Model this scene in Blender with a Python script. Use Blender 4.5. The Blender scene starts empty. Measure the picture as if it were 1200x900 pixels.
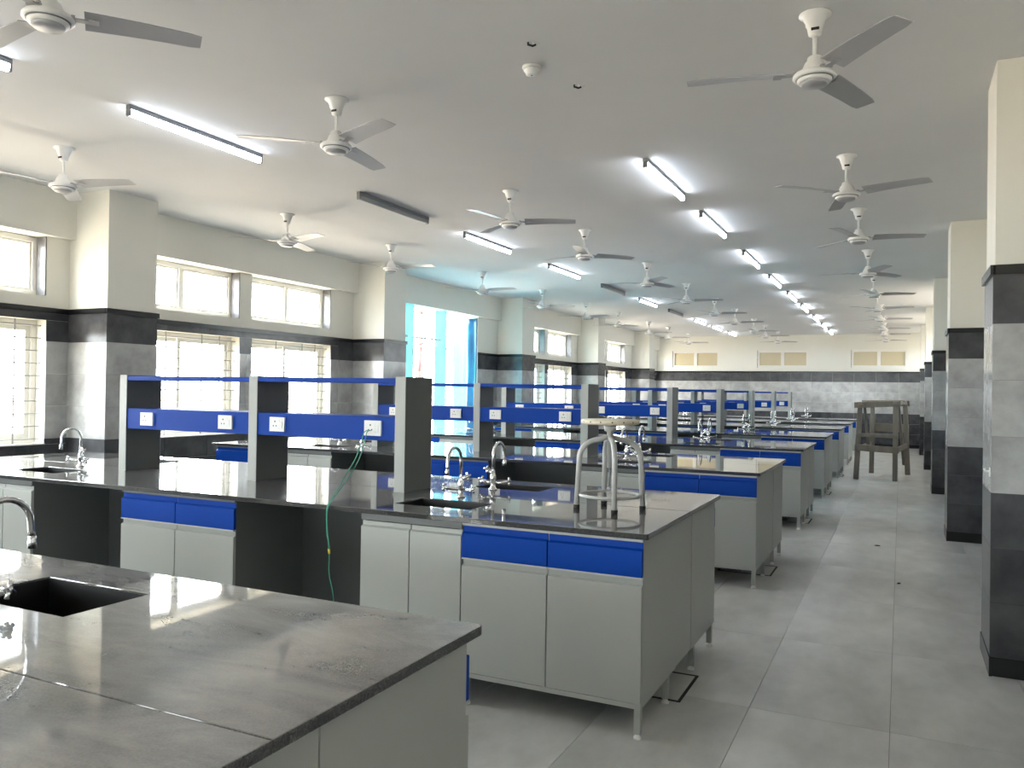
import bpy, bmesh, math, random
from mathutils import Matrix, Vector
random.seed(7)
SC = bpy.context.scene
COL = SC.collection
PI = math.pi

# ------------------------------------------------------------------ camera
CAM_H = 1.5
YAW, PITCH, ROLL, FPX = 0.4488, 0.0082, 0.0147, 946.4
def make_camera():
    cd = bpy.data.cameras.new('camera'); co = bpy.data.objects.new('camera', cd); COL.objects.link(co)
    R = Vector((math.cos(YAW), math.sin(YAW), 0)); Fh = Vector((-math.sin(YAW), math.cos(YAW), 0)); Zv = Vector((0, 0, 1))
    Fw = Fh*math.cos(PITCH) + Zv*math.sin(PITCH); U = Zv*math.cos(PITCH) - Fh*math.sin(PITCH)
    R2 = R*math.cos(ROLL) + U*math.sin(ROLL); U2 = -R*math.sin(ROLL) + U*math.cos(ROLL)
    m = Matrix((R2, U2, -Fw)).transposed().to_4x4(); m.translation = (0, 0, CAM_H)
    co.matrix_world = m
    cd.sensor_fit = 'HORIZONTAL'; cd.sensor_width = 36; cd.lens = FPX/1200*36
    cd.clip_start = 0.05; cd.clip_end = 400
    SC.camera = co
make_camera()

# ------------------------------------------------------------------ world, exposure
SKY = 18.0
TUBE = 16.0
w = bpy.data.worlds.new('sky'); SC.world = w; w.use_nodes = True
bg = w.node_tree.nodes['Background']; bg.inputs[0].default_value = (0.95, 0.985, 1.03, 1); bg.inputs[1].default_value = SKY
SC.view_settings.view_transform = 'Standard'; SC.view_settings.look = 'None'
SC.view_settings.gamma = 1.0; SC.view_settings.use_curve_mapping = False
SC.view_settings.exposure = 0.68
cy = SC.cycles
cy.use_denoising = True
cy.max_bounces = 10; cy.diffuse_bounces = 6; cy.glossy_bounces = 4; cy.transparent_max_bounces = 16
cy.sample_clamp_indirect = 8.0; cy.caustics_reflective = False; cy.caustics_refractive = False

# ------------------------------------------------------------------ room numbers
ZC = 3.336                      # ceiling
XW, XO = -7.26, -7.49           # left wall inner and outer face
XBEAM = -7.17
XLC = -6.715                    # inner face of left pillars
XRC, XR = 0.455, 1.05           # inner face of right pillars, right wall
YB, YF = 26.08, -8.2            # back wall, wall behind the camera
ZT = 2.218                      # top of the tile dado
LCOL = [(-3.9, -3.36), (0.63, 1.18), (5.17, 5.72), (9.67, 10.23), (14.38, 14.97), (18.8, 19.3), (23.29, 23.8)]
RCOL = [(0.55, 1.05), (5.078, 5.573), (9.58, 10.08), (14.1, 14.6), (18.65, 19.15), (23.2, 23.7)]

# portals: daylight openings of the left wall
def portal(y0, y1, z0, z1):
    l = bpy.data.lights.new('window_portal', 'AREA'); l.shape = 'RECTANGLE'; l.size = z1-z0; l.size_y = y1-y0
    l.cycles.is_portal = True
    o = bpy.data.objects.new('window_portal', l); COL.objects.link(o)
    o.location = (XO-0.03, (y0+y1)/2, (z0+z1)/2); o.rotation_euler = (0, -PI/2, 0)
    return o

def portal_r(y0, y1, z0, z1):
    o = portal(y0, y1, z0, z1); o.location.x = XR+.23; o.rotation_euler = (0, PI/2, 0)

# ------------------------------------------------------------------ materials
MATS = {}
def mat(name, color, rough=0.5, metal=0.0, spec=0.5, var=None, noise=None, bump=None, coat=0.0, emit=None, estr=0):
    """var: per-object brightness spread; noise: (scale, colour2, contrast, stretch); bump: (scale, strength)"""
    m = bpy.data.materials.new(name); m.use_nodes = True; nt = m.node_tree; N = nt.nodes; L = nt.links
    b = N['Principled BSDF']
    b.inputs['Base Color'].default_value = (*color, 1); b.inputs['Roughness'].default_value = rough
    b.inputs['Metallic'].default_value = metal; b.inputs['Specular IOR Level'].default_value = spec
    b.inputs['Coat Weight'].default_value = coat
    if emit: b.inputs['Emission Color'].default_value = (*emit, 1); b.inputs['Emission Strength'].default_value = estr
    out = None
    tc = None
    if noise or bump:
        tc = N.new('ShaderNodeTexCoord')
    if noise:
        sc, c2, con, st = noise
        mp = N.new('ShaderNodeMapping'); mp.inputs['Scale'].default_value = st
        L.new(tc.outputs['Object'], mp.inputs[0])
        oi = N.new('ShaderNodeObjectInfo'); ad = N.new('ShaderNodeVectorMath'); ad.operation = 'ADD'
        sm = N.new('ShaderNodeVectorMath'); sm.operation = 'SCALE'; sm.inputs[0].default_value = (17, 31, 23)
        L.new(oi.outputs['Random'], sm.inputs['Scale']); L.new(mp.outputs[0], ad.inputs[0]); L.new(sm.outputs[0], ad.inputs[1])
        nz = N.new('ShaderNodeTexNoise'); nz.inputs['Scale'].default_value = sc; nz.inputs['Detail'].default_value = 6; nz.inputs['Roughness'].default_value = 0.6
        L.new(ad.outputs[0], nz.inputs['Vector'])
        mr = N.new('ShaderNodeMapRange'); mr.inputs[1].default_value = 0.5-con; mr.inputs[2].default_value = 0.5+con
        L.new(nz.outputs['Fac'], mr.inputs[0])
        mx = N.new('ShaderNodeMix'); mx.data_type = 'RGBA'; mx.inputs[6].default_value = (*color, 1); mx.inputs[7].default_value = (*c2, 1)
        L.new(mr.outputs[0], mx.inputs[0]); out = mx.outputs[2]
    if var:
        oi = N.new('ShaderNodeObjectInfo'); mr = N.new('ShaderNodeMapRange'); mr.inputs[3].default_value = 1-var; mr.inputs[4].default_value = 1+var
        L.new(oi.outputs['Random'], mr.inputs[0])
        hs = N.new('ShaderNodeHueSaturation'); L.new(mr.outputs[0], hs.inputs['Value'])
        if out: L.new(out, hs.inputs['Color'])
        else: hs.inputs['Color'].default_value = (*color, 1)
        out = hs.outputs[0]
    if out: L.new(out, b.inputs['Base Color'])
    if bump:
        nb = N.new('ShaderNodeTexNoise'); nb.inputs['Scale'].default_value = bump[0]; nb.inputs['Detail'].default_value = 4
        L.new(tc.outputs['Object'], nb.inputs['Vector'])
        bp = N.new('ShaderNodeBump'); bp.inputs['Strength'].default_value = bump[1]; bp.inputs['Distance'].default_value = 0.01
        L.new(nb.outputs['Fac'], bp.inputs['Height']); L.new(bp.outputs[0], b.inputs['Normal'])
    MATS[name] = m
    return m

U1 = (1, 1, 1)
PLASTER = mat('cream_plaster', (.76, .75, .69), .85, spec=.2, noise=(1.2, (.72, .70, .63), .3, U1), bump=(14, .05))
CEIL = mat('ceiling_paint', (.73, .735, .745), .9, spec=.15, noise=(.8, (.67, .675, .685), .3, U1), bump=(6, .05))
TILE_L = mat('light_grey_tile', (.44, .445, .44), .17, spec=.5, var=.05, noise=(4.2, (.29, .29, .285), .17, U1))
TILE_D = mat('dark_grey_tile', (.04, .041, .046), .22, spec=.35, var=.1, noise=(4.2, (.085, .087, .092), .17, U1))
GROUT = mat('grout', (.2, .2, .19), .9)
BLACK = mat('black_granite_trim', (.008, .008, .009), .22)
FLOOR_T = mat('floor_tile', (.66, .66, .65), .36, spec=.4, var=.03, noise=(3.6, (.45, .455, .445), .2, (1, .55, 1)), bump=(30, .02))
FLOOR_G = mat('floor_joint', (.22, .22, .2), .9)
GREY = mat('grey_laminate', (.40, .415, .395), .38, spec=.4)
GREYS = mat('dark_and_shaded_board', (.15, .16, .157), .45, spec=.25)  # inner carcasses carry knee-space shade in this colour; rack uprights use it too
GREYD = mat('shade_darkened_board', (.08, .085, .083), .5, spec=.3)  # recess shade put into the grey board colour
GREYL = mat('pale_edge_strip', (.55, .56, .55), .4)
BLUE = mat('blue_laminate', (.002, .046, .31), .42, spec=.12)
WHITE = mat('white_plastic', (.80, .80, .78), .35)
FANW = mat('white_enamel', (.86, .86, .85), .3)
FANB = mat('fan_blade_enamel', (.40, .40, .42), .36)
FRAMEW = mat('window_frame_paint', (.75, .73, .68), .4)
CHROME = mat('chrome', (.75, .75, .76), .09, metal=1.0)
DARK = mat('dark_slot', (.01, .01, .01), .6)
SINKM = mat('black_sink_polymer', (.012, .012, .013), .4)
METAL = mat('stool_grey_enamel', (.44, .44, .425), .28, spec=.6)
RUBBER = mat('black_rubber', (.012, .012, .012), .7)
SEATM = mat('stool_seat_cream', (.74, .69, .56), .45, noise=(9, (.55, .47, .33), .25, U1))
WOOD = mat('weathered_wood', (.13, .115, .095), .85, noise=(7, (.28, .25, .21), .28, (1, 1, .25)), bump=(40, .25))
STEELG = mat('batten_steel', (.20, .21, .215), .45)
TUBEL = mat('lit_tube', (.9, .9, .9), .4, emit=(.86, .92, 1.0), estr=TUBE)
UNLIT = mat('unlit_tube_cover', (.30, .31, .32), .3)
TAN = mat('tan_frosted_pane', (.52, .45, .30), .25, noise=(2, (.58, .50, .33), .3, U1))
GRILLE = mat('grille_steel_paint', (.36, .36, .35), .5)
GREENW = mat('green_wire_pvc', (.05, .33, .22), .5)
YELLOW = mat('yellow_tape', (.7, .55, .03), .5)
GROUND = mat('sunlit_earth', (.64, .52, .40), .95, noise=(.15, (.56, .44, .33), .3, U1))
PIPE = mat('rusty_red_pipe', (.35, .06, .05), .6, noise=(5, (.16, .10, .09), .2, U1))
OLIVE = mat('olive_sheet_metal', (.25, .28, .16), .7)
JAMB = mat('jamb_stone_and_shadow', (.085, .085, .09), .35, noise=(14, (.17, .17, .175), .25, U1))
TARPD = mat('deep_blue_sheet', (.005, .07, .17), .35, noise=(5, (.012, .15, .30), .25, U1))
SKIRTG = BLACK
PAPER = mat('paper', (.7, .69, .62), .8)

def glass_mat():
    m = bpy.data.materials.new('window_glass'); m.use_nodes = True; nt = m.node_tree; N = nt.nodes; L = nt.links
    N.remove(N['Principled BSDF'])
    tr = N.new('ShaderNodeBsdfTransparent'); tr.inputs[0].default_value = (.94, .96, .95, 1)
    gl = N.new('ShaderNodeBsdfGlossy'); gl.inputs['Roughness'].default_value = .03
    mx = N.new('ShaderNodeMixShader'); mx.inputs[0].default_value = .07; L.new(tr.outputs[0], mx.inputs[1]); L.new(gl.outputs[0], mx.inputs[2])
    L.new(mx.outputs[0], N['Material Output'].inputs[0])
    return m
GLASS = glass_mat()

def tarp_mat(name, c):
    m = bpy.data.materials.new(name); m.use_nodes = True; nt = m.node_tree; N = nt.nodes; L = nt.links
    N.remove(N['Principled BSDF'])
    d = N.new('ShaderNodeBsdfDiffuse'); d.inputs[0].default_value = (*c, 1)
    t = N.new('ShaderNodeBsdfTranslucent'); t.inputs[0].default_value = (*c, 1)
    mx = N.new('ShaderNodeMixShader'); mx.inputs[0].default_value = .55
    L.new(d.outputs[0], mx.inputs[1]); L.new(t.outputs[0], mx.inputs[2]); L.new(mx.outputs[0], N['Material Output'].inputs[0])
    return m
TARP = tarp_mat('blue_tarpaulin', (.045, .56, .66))
TARPW = tarp_mat('pale_cyan_tarpaulin', (.22, .62, .72))

def granite():
    m = bpy.data.materials.new('polished_granite'); m.use_nodes = True; nt = m.node_tree; N = nt.nodes; L = nt.links
    b = N['Principled BSDF']
    tc = N.new('ShaderNodeTexCoord')
    n1 = N.new('ShaderNodeTexNoise'); n1.inputs['Scale'].default_value = 210; n1.inputs['Detail'].default_value = 3
    L.new(tc.outputs['Object'], n1.inputs['Vector'])
    r1 = N.new('ShaderNodeValToRGB'); r1.color_ramp.elements[0].position = .38; r1.color_ramp.elements[0].color = (.014, .014, .014, 1)
    r1.color_ramp.elements[1].position = .66; r1.color_ramp.elements[1].color = (.062, .061, .06, 1)
    L.new(n1.outputs['Fac'], r1.inputs[0])
    # dust and wipe marks left on the polish
    oi = N.new('ShaderNodeObjectInfo'); sm = N.new('ShaderNodeVectorMath'); sm.operation = 'SCALE'; sm.inputs[0].default_value = (9, 13, 5)
    L.new(oi.outputs['Random'], sm.inputs['Scale'])
    mp = N.new('ShaderNodeMapping'); mp.inputs['Scale'].default_value = (1, 2.2, 1); L.new(tc.outputs['Object'], mp.inputs[0])
    ad = N.new('ShaderNodeVectorMath'); ad.operation = 'ADD'; L.new(mp.outputs[0], ad.inputs[0]); L.new(sm.outputs[0], ad.inputs[1])
    n2 = N.new('ShaderNodeTexNoise'); n2.inputs['Scale'].default_value = 2.6; n2.inputs['Detail'].default_value = 7; n2.inputs['Roughness'].default_value = .62; n2.inputs['Distortion'].default_value = .6
    L.new(ad.outputs[0], n2.inputs['Vector'])
    mr = N.new('ShaderNodeMapRange'); mr.inputs[1].default_value = .34; mr.inputs[2].default_value = .68; mr.inputs[3].default_value = .1; mr.inputs[4].default_value = .72
    L.new(n2.outputs['Fac'], mr.inputs[0])
    mx = N.new('ShaderNodeMix'); mx.data_type = 'RGBA'; mx.inputs[7].default_value = (.22, .213, .207, 1)
    ge = N.new('ShaderNodeNewGeometry'); sx = N.new('ShaderNodeSeparateXYZ'); L.new(ge.outputs['Normal'], sx.inputs[0])
    up = N.new('ShaderNodeMath'); up.operation = 'POWER'; up.use_clamp = True; L.new(sx.outputs[2], up.inputs[0]); up.inputs[1].default_value = 3
    mu = N.new('ShaderNodeMath'); mu.operation = 'MULTIPLY'; L.new(mr.outputs[0], mu.inputs[0]); L.new(up.outputs[0], mu.inputs[1])   # dust lies on upward faces only
    L.new(mu.outputs[0], mx.inputs[0]); L.new(r1.outputs[0], mx.inputs[6]); L.new(mx.outputs[2], b.inputs['Base Color'])
    rr = N.new('ShaderNodeMapRange'); rr.inputs[1].default_value = .3; rr.inputs[2].default_value = .75; rr.inputs[3].default_value = .015; rr.inputs[4].default_value = .06
    L.new(n2.outputs['Fac'], rr.inputs[0]); L.new(rr.outputs[0], b.inputs['Coat Roughness'])
    b.inputs['Roughness'].default_value = .4; b.inputs['Specular IOR Level'].default_value = .06
    b.inputs['Coat Weight'].default_value = 1.0; b.inputs['Coat IOR'].default_value = 1.75
    return m
GRANITE = granite()

# ------------------------------------------------------------------ mesh helpers
class MB:
    def __init__(s): s.v = []; s.f = []; s.m = []; s.sm = []
    def add(s, vs, fs, mi=0, smooth=False):
        o = len(s.v); s.v += [tuple(v) for v in vs]
        for f in fs: s.f.append([i+o for i in f]); s.m.append(mi); s.sm.append(smooth)
        return s
    def box(s, x0, x1, y0, y1, z0, z1, mi=0):
        vs = [(x, y, z) for z in (z0, z1) for y in (y0, y1) for x in (x0, x1)]
        return s.add(vs, [(0, 2, 3, 1), (4, 5, 7, 6), (0, 1, 5, 4), (2, 6, 7, 3), (0, 4, 6, 2), (1, 3, 7, 5)], mi)
    def prism(s, poly, x0, x1, mi=0):            # poly in (y, z), counter-clockwise seen from +x, extruded along x
        n = len(poly); vs = [(x0, y, z) for y, z in poly] + [(x1, y, z) for y, z in poly]
        fs = [tuple(reversed(range(n))), tuple(range(n, 2*n))]
        fs += [(i, (i+1) % n, n+(i+1) % n, n+i) for i in range(n)]
        return s.add(vs, fs, mi)
    def lathe(s, prof, n=20, c=(0, 0, 0), mi=0, smooth=True):   # prof [(r, z)]
        vs = []
        for r, z in prof:
            for k in range(n):
                a = 2*PI*k/n; vs.append((c[0]+r*math.cos(a), c[1]+r*math.sin(a), c[2]+z))
        fs = []
        for j in range(len(prof)-1):
            for k in range(n):
                a, b = j*n+k, j*n+(k+1) % n
                fs.append((a, b, b+n, a+n))
        fs.append(tuple(reversed(range(n)))); fs.append(tuple(range((len(prof)-1)*n, len(prof)*n)))
        return s.add(vs, fs, mi, smooth)
    def tube(s, pts, r, n=8, mi=0, closed=False):
        pts = [Vector(p) for p in pts]; rs = r if isinstance(r, (list, tuple)) else [r]*len(pts)
        m = len(pts); vs = []; up = None
        for i, p in enumerate(pts):
            if closed: t = pts[(i+1) % m]-pts[i-1]
            else: t = pts[min(i+1, m-1)]-pts[max(i-1, 0)]
            t.normalize()
            if up is None: up = Vector((0, 0, 1)) if abs(t.z) < .9 else Vector((1, 0, 0))
            a = t.cross(up)
            if a.length < 1e-4: a = t.orthogonal()
            a.normalize(); b = a.cross(t).normalized(); up = b
            for k in range(n):
                q = 2*PI*k/n; vs.append(p+(a*math.cos(q)+b*math.sin(q))*rs[i])
        fs = []
        for i in range(m if closed else m-1):
            j = (i+1) % m
            for k in range(n): fs.append((i*n+k, i*n+(k+1) % n, j*n+(k+1) % n, j*n+k))
        if not closed: fs.append(tuple(reversed(range(n)))); fs.append(tuple(range((m-1)*n, m*n)))
        return s.add(vs, fs, mi, True)
    def mesh(s, name, mats, bevel=0.0, seg=1):
        me = bpy.data.meshes.new(name); me.from_pydata(s.v, [], s.f)
        for p, mi, sm in zip(me.polygons, s.m, s.sm): p.material_index = mi; p.use_smooth = sm
        if not isinstance(mats, (list, tuple)): mats = [mats]
        for m in mats: me.materials.append(m)
        bm = bmesh.new(); bm.from_mesh(me)
        bmesh.ops.recalc_face_normals(bm, faces=bm.faces)
        if bevel:
            es = [e for e in bm.edges if len(e.link_faces) == 2 and e.calc_face_angle(0) > .6]
            bmesh.ops.bevel(bm, geom=es, offset=bevel, segments=seg, affect='EDGES', profile=.5)
        bm.to_mesh(me); bm.free()
        return me

def obj(name, me, parent=None, loc=(0, 0, 0), rz=0.0, label=None, cat=None, group=None, kind=None):
    o = bpy.data.objects.new(name, me); COL.objects.link(o); o.location = loc
    if rz: o.rotation_euler = (0, 0, rz)
    if parent: o.parent = parent
    if label: o['label'] = label
    if cat: o['category'] = cat
    if group: o['group'] = group
    if kind: o['kind'] = kind
    return o
def thing(name, loc, label, cat, group=None, rz=0.0, kind=None):
    return obj(name, None, None, loc, rz, label, cat, group, kind)
def copy_tree(o, loc, rz=None, label=None):
    def cp(src, parent):
        c = src.copy(); COL.objects.link(c)
        if parent: c.parent = parent
        CH[c.name] = [cp(ch, c) for ch in list(CH.get(src.name, []))]
        return c
    r = cp(o, None); r.location = loc
    if rz is not None: r.rotation_euler = (0, 0, rz)
    if label: r['label'] = label
    return r
CH = {}
def reg(root):                      # remember the children of a finished thing, so copies are quick
    def walk(o):
        ch = [c for c in bpy.data.objects if c.parent == o]; CH[o.name] = ch
        for c in ch: walk(c)
    walk(root)
CACHE = {}
def cached(key, fn):
    if key not in CACHE: CACHE[key] = fn()
    return CACHE[key]
def boxmesh(dx, dy, dz, m, bevel=0.0, key=''):      # shared box, corner at the origin
    k = ('box', round(dx, 3), round(dy, 3), round(dz, 3), m.name, bevel)
    return cached(k, lambda: MB().box(0, dx, 0, dy, 0, dz).mesh('box_piece', m, bevel))

ORD = ['nearest', 'second', 'third', 'fourth', 'fifth', 'sixth', 'seventh', 'eighth', 'ninth', 'tenth', 'eleventh']

# ================================================================== THE SETTING
# ---- rectangle subtraction for dados with openings
def rect_sub(r, h):
    a0, a1, b0, b1 = r; c0, c1, d0, d1 = h
    if c1 <= a0 or c0 >= a1 or d1 <= b0 or d0 >= b1: return [r]
    out = []
    if b0 < d0: out.append((a0, a1, b0, d0))
    if d1 < b1: out.append((a0, a1, d1, b1))
    lo, hi = max(b0, d0), min(b1, d1)
    if a0 < c0: out.append((a0, c0, lo, hi))
    if c1 < a1: out.append((c1, a1, lo, hi))
    return out
def cut(rects, holes):
    for h in holes:
        nr = []
        for r in rects: nr += rect_sub(r, h)
        rects = nr
    return [r for r in rects if r[1]-r[0] > .012 and r[3]-r[2] > .012]

# tile rows: (z0, z1, material)
ROWS = [(.10, .395, TILE_D), (.395, .69, TILE_D), (.69, .985, TILE_D), (.985, 1.29, TILE_L), (1.29, 1.595, TILE_L), (1.595, 1.90, TILE_L), (1.90, 2.168, TILE_D)]
TT = .010   # tile thickness
def tiles(parent, to_world, u0, u1, step=.6, start=None, holes=(), skirt=True, trim=True, rows=ROWS, tip=0.0):
    """to_world(u0,u1,z0,z1,d) -> (loc, dx, dy, dz): box standing d proud of the wall"""
    g = .001
    us = [u0]; x = (u0 if start is None else start)+step
    while x < u1-.05: us.append(x); x += step
    us.append(u1)
    for z0, z1, m in rows:
        for a, b in zip(us[:-1], us[1:]):
            for r in cut([(a, b, z0, z1)], holes):
                loc, dx, dy, dz = to_world(r[0]+g, r[1]-g, r[2]+g, r[3]-g, TT)
                obj('tile', boxmesh(dx, dy, dz, m), parent, loc)
    def strip(nm, z0, z1, d, ext):
        for r in cut([(u0-ext, u1+ext, z0, z1)], [h for h in holes]):
            loc, dx, dy, dz = to_world(r[0], r[1], r[2], r[3], d); obj(nm, boxmesh(dx, dy, dz, BLACK), parent, loc)
    if skirt: strip('skirting', 0, .10, TT+.004, tip)
    if trim: strip('dado_trim', 2.168, ZT, TT+.014, tip)
def on_x(X, sgn):       # wall facing sgn*x
    return lambda a, b, z0, z1, d: ((X if sgn > 0 else X-d, a, z0), d, b-a, z1-z0)
def on_y(Y, sgn):
    return lambda a, b, z0, z1, d: ((a, Y if sgn > 0 else Y-d, z0), b-a, d, z1-z0)

# ---- floor of large tiles
floor = obj('floor', MB().box(XO, XR+.2, YF-.2, YB+.2, -.2, -.008).mesh('floor', FLOOR_G), kind='structure', label='grey stone tiled floor of the laboratory', cat='floor')
FX0, FW, FL = -.64, .61, 1.22
for i in range(-11, 3):
    x0 = FX0+i*FW; x1 = min(x0+FW, XR)
    if i == -11: x0 = XW
    for j in range(0, 21):
        y0 = .34+j*FL-(.0); y1 = min(y0+FL, YB)
        if y1-y0 < .05: continue
        obj('floor_tile', boxmesh(x1-x0-.0024, y1-y0-.0024, .008, FLOOR_T), floor, (x0+.0012, y0+.0012, -.008))
obj('floor_tile', boxmesh(XR-XW, .34-YF, .008, FLOOR_T), floor, (XW, YF, -.008))
obj('ceiling', MB().box(XO, XR+.2, YF-.2, YB+.2, ZC, ZC+.2).mesh('ceiling', CEIL), kind='structure', label='pale painted ceiling of the laboratory', cat='ceiling')

# ---- left wall with window openings
UP = (2.33, 2.89); LO = (.93, 2.10)
BAYW = [(-7.4, -5.85), (-5.65, -4.1), (-2.9, -1.35), (-1.15, .4), (1.6, 3.2), (3.39, 4.94), (5.86, 7.41), (7.61, 9.15), (15.25, 16.76), (16.95, 18.4), (19.55, 20.93), (21.12, 22.66), (24.15, 25.7)]
OPENB = (10.62, 13.55, .12, 2.89)
holes = []
for a, b in BAYW: holes += [(a, b, *UP), (a, b, *LO)]
holes.append(OPENB)
wl = MB()
for r in cut([(YF, YB, 0, 2.89)], holes): wl.box(XO, XW, r[0], r[1], r[2], r[3])
wall_left = obj('wall_left', wl.mesh('wall_left', PLASTER), kind='structure', label='cream plastered window wall with grey tile dado', cat='wall')
edges = [YF]+[v for c in LCOL for v in c]+[YB]
for a, b in zip(edges[0::2], edges[1::2]):
    obj('lintel_beam', MB().box(XO, XBEAM, a, b, 2.89, ZC).mesh('lintel_beam', PLASTER), wall_left)
    if b > 4: 
        tiles(wall_left, on_x(XW, 1), max(a, 1.2), b, .6, holes=holes, rows=ROWS[1:] if b > 15 else ROWS)
for a, b in BAYW: portal(a, b, *UP); portal(a, b, *LO)
portal(OPENB[0], OPENB[1], OPENB[2], OPENB[3])

# ---- right, back and near walls
RWIN_ADDED = [(15.2, 18.2), (19.7, 22.7), (24.0, 25.7)]; RZ = (2.33, 2.87)  # unseen high windows, added to brighten the far end
wr_ = MB()
for r in cut([(YF, YB, 0, ZC)], [(a, b, *RZ) for a, b in RWIN_ADDED]): wr_.box(XR, XR+.2, r[0], r[1], r[2], r[3])
wall_right = obj('wall_right', wr_.mesh('wall_right', PLASTER), kind='structure', label='cream wall behind the right hand pillars', cat='wall')
for (a_, b_) in zip([YF]+[c[1] for c in RCOL], [c[0] for c in RCOL]+[YB]):
    tiles(wall_right, on_x(XR, -1), a_, b_, 4.6)
BWIN = [(-6.75, -5.23), (-4.04, -2.56), (-1.33, .15)]; BZ = (2.33, 2.87)
bh = [(a, b, *BZ) for a, b in BWIN]
wb = MB()
for r in cut([(XO, XR, 0, ZC)], bh): wb.box(r[0], r[1], YB, YB+.2, r[2], r[3])
wall_back = obj('wall_back', wb.mesh('wall_back', PLASTER), kind='structure', label='cream end wall with grey tile dado', cat='wall')
tiles(wall_back, on_y(YB, -1), XW, XR, .6)
FWIN_ADDED = [(-6.7, -4.4), (-4.0, -1.7)]; FZ = (1.0, 2.85)  # unseen windows, added to light the faces turned to the camera
wf = MB()
for r in cut([(XO, XR+.2, 0, ZC)], [(a, b, *FZ) for a, b in FWIN_ADDED]): wf.box(r[0], r[1], YF-.2, YF, r[2], r[3])
obj('wall_front', wf.mesh('wall_front', PLASTER), kind='structure', label='cream wall with added windows behind the camera', cat='wall')

# ---- pillars
def pillar(x0, x1, y0, y1, side, label, vis=True):
    p = thing('pillar', (0, 0, 0), label, 'pillar', 'tiled pillars on the %s side' % ('left' if side < 0 else 'right'))
    p.location = ((x0+x1)/2, (y0+y1)/2, 0)
    ox, oy = p.location.x, p.location.y
    obj('plaster_shaft', MB().box(x0-ox, x1-ox, y0-oy, y1-oy, 2.19, ZC-.001, 0).box(x0-ox, x1-ox, y0-oy, y1-oy, 0, 2.19, 1).mesh('plaster_shaft', [PLASTER, GROUT]), p)
    if side < 0:
        fx = on_x(x1-ox, 1); n0, n1 = x0-ox, x1-ox+TT
    else:
        fx = on_x(x0-ox, -1); n0, n1 = x0-ox-TT, x1-ox
    tiles(p, fx, y0-oy, y1-oy, .8, tip=.024)
    tiles(p, on_y(y0-oy, -1), n0, n1, .8, start=n0)
    tiles(p, on_y(y1-oy, 1), n0, n1, .8, start=n0)
    return p
names = ['nearest to the camera', 'second from the camera', 'third from the camera', 'fourth from the camera', 'fifth from the camera, by the end wall']
for i, (a, b) in enumerate(LCOL[2:]):
    pillar(XW+.001, XLC, a, b, -1, 'cream and grey tiled pillar of the window wall, '+names[i])
for i, (a, b) in enumerate(RCOL[1:]):
    pillar(XRC, XR-.001, a, b, 1, 'cream and grey tiled pillar along the aisle, '+names[i])
bm_ = MB()
for a, b in LCOL[:2]: bm_.box(XW, XLC, a, b, 0, ZC)
obj('trim_1', bm_.mesh('trim_1', PLASTER), kind='structure', label='plastered pillars of the window wall behind the camera', cat='pillar')

# ---- windows of the left wall
WN = [0]
def wname(): WN[0] += 1; return 'window_%d' % WN[0]
FX = -7.43                       # frame plane
def upper_window(a, b):
    z0, z1 = UP
    t = thing(wname(), (FX, (a+b)/2, z0), 'cream two pane ventilator window high in the left wall', 'window', kind='structure')
    wd = b-a-.002; hh = z1-z0-.002; h = wd/2; s = .05
    f = MB()
    f.box(-.03, .03, -h, h, .001, s).box(-.03, .03, -h, h, hh-s, hh).box(-.03, .03, -h, -h+s, s, hh-s).box(-.03, .03, h-s, h, s, hh-s)
    obj('frame', cached(('uf', round(wd, 3)), lambda: f.mesh('frame', FRAMEW, .004)), t)
    obj('mullion', cached('umul', lambda: MB().box(-.028, .034, -.03, .03, s, hh-s).mesh('mullion', FRAMEW, .004)), t)
    for sg in (-1, 1):
        c0, c1 = (-h+s, -.03) if sg < 0 else (.03, h-s)
        k = .022
        sash = MB().box(-.015, .018, c0, c1, s, s+k).box(-.015, .018, c0, c1, hh-s-k, hh-s).box(-.015, .018, c0, c0+k, s+k, hh-s-k).box(-.015, .018, c1-k, c1, s+k, hh-s-k)
        so = obj('sash', cached(('sash', round(wd, 3), sg), lambda: sash.mesh('sash', FRAMEW)), t)
        obj('pane', cached(('upane', round(wd, 3), sg), lambda: MB().box(-.002, .002, c0+k, c1-k, s+k, hh-s-k).mesh('pane', GLASS)), so)
        obj('latch', cached('latch', lambda: MB().box(.018, .032, -.06, .06, 0, .014).box(.03, .04, -.02, .02, .002, .012).mesh('latch', FRAMEW, .002)), so, (0, (c0+c1)/2, s+.004))
    # dark stone jamb lining left visible beside the frame
    obj('jamb_lining', cached('jamb', lambda: MB().box(.035, .165, -.012, 0, 0, hh).mesh('jamb_lining', JAMB)), t, (0, h, 0))
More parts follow.
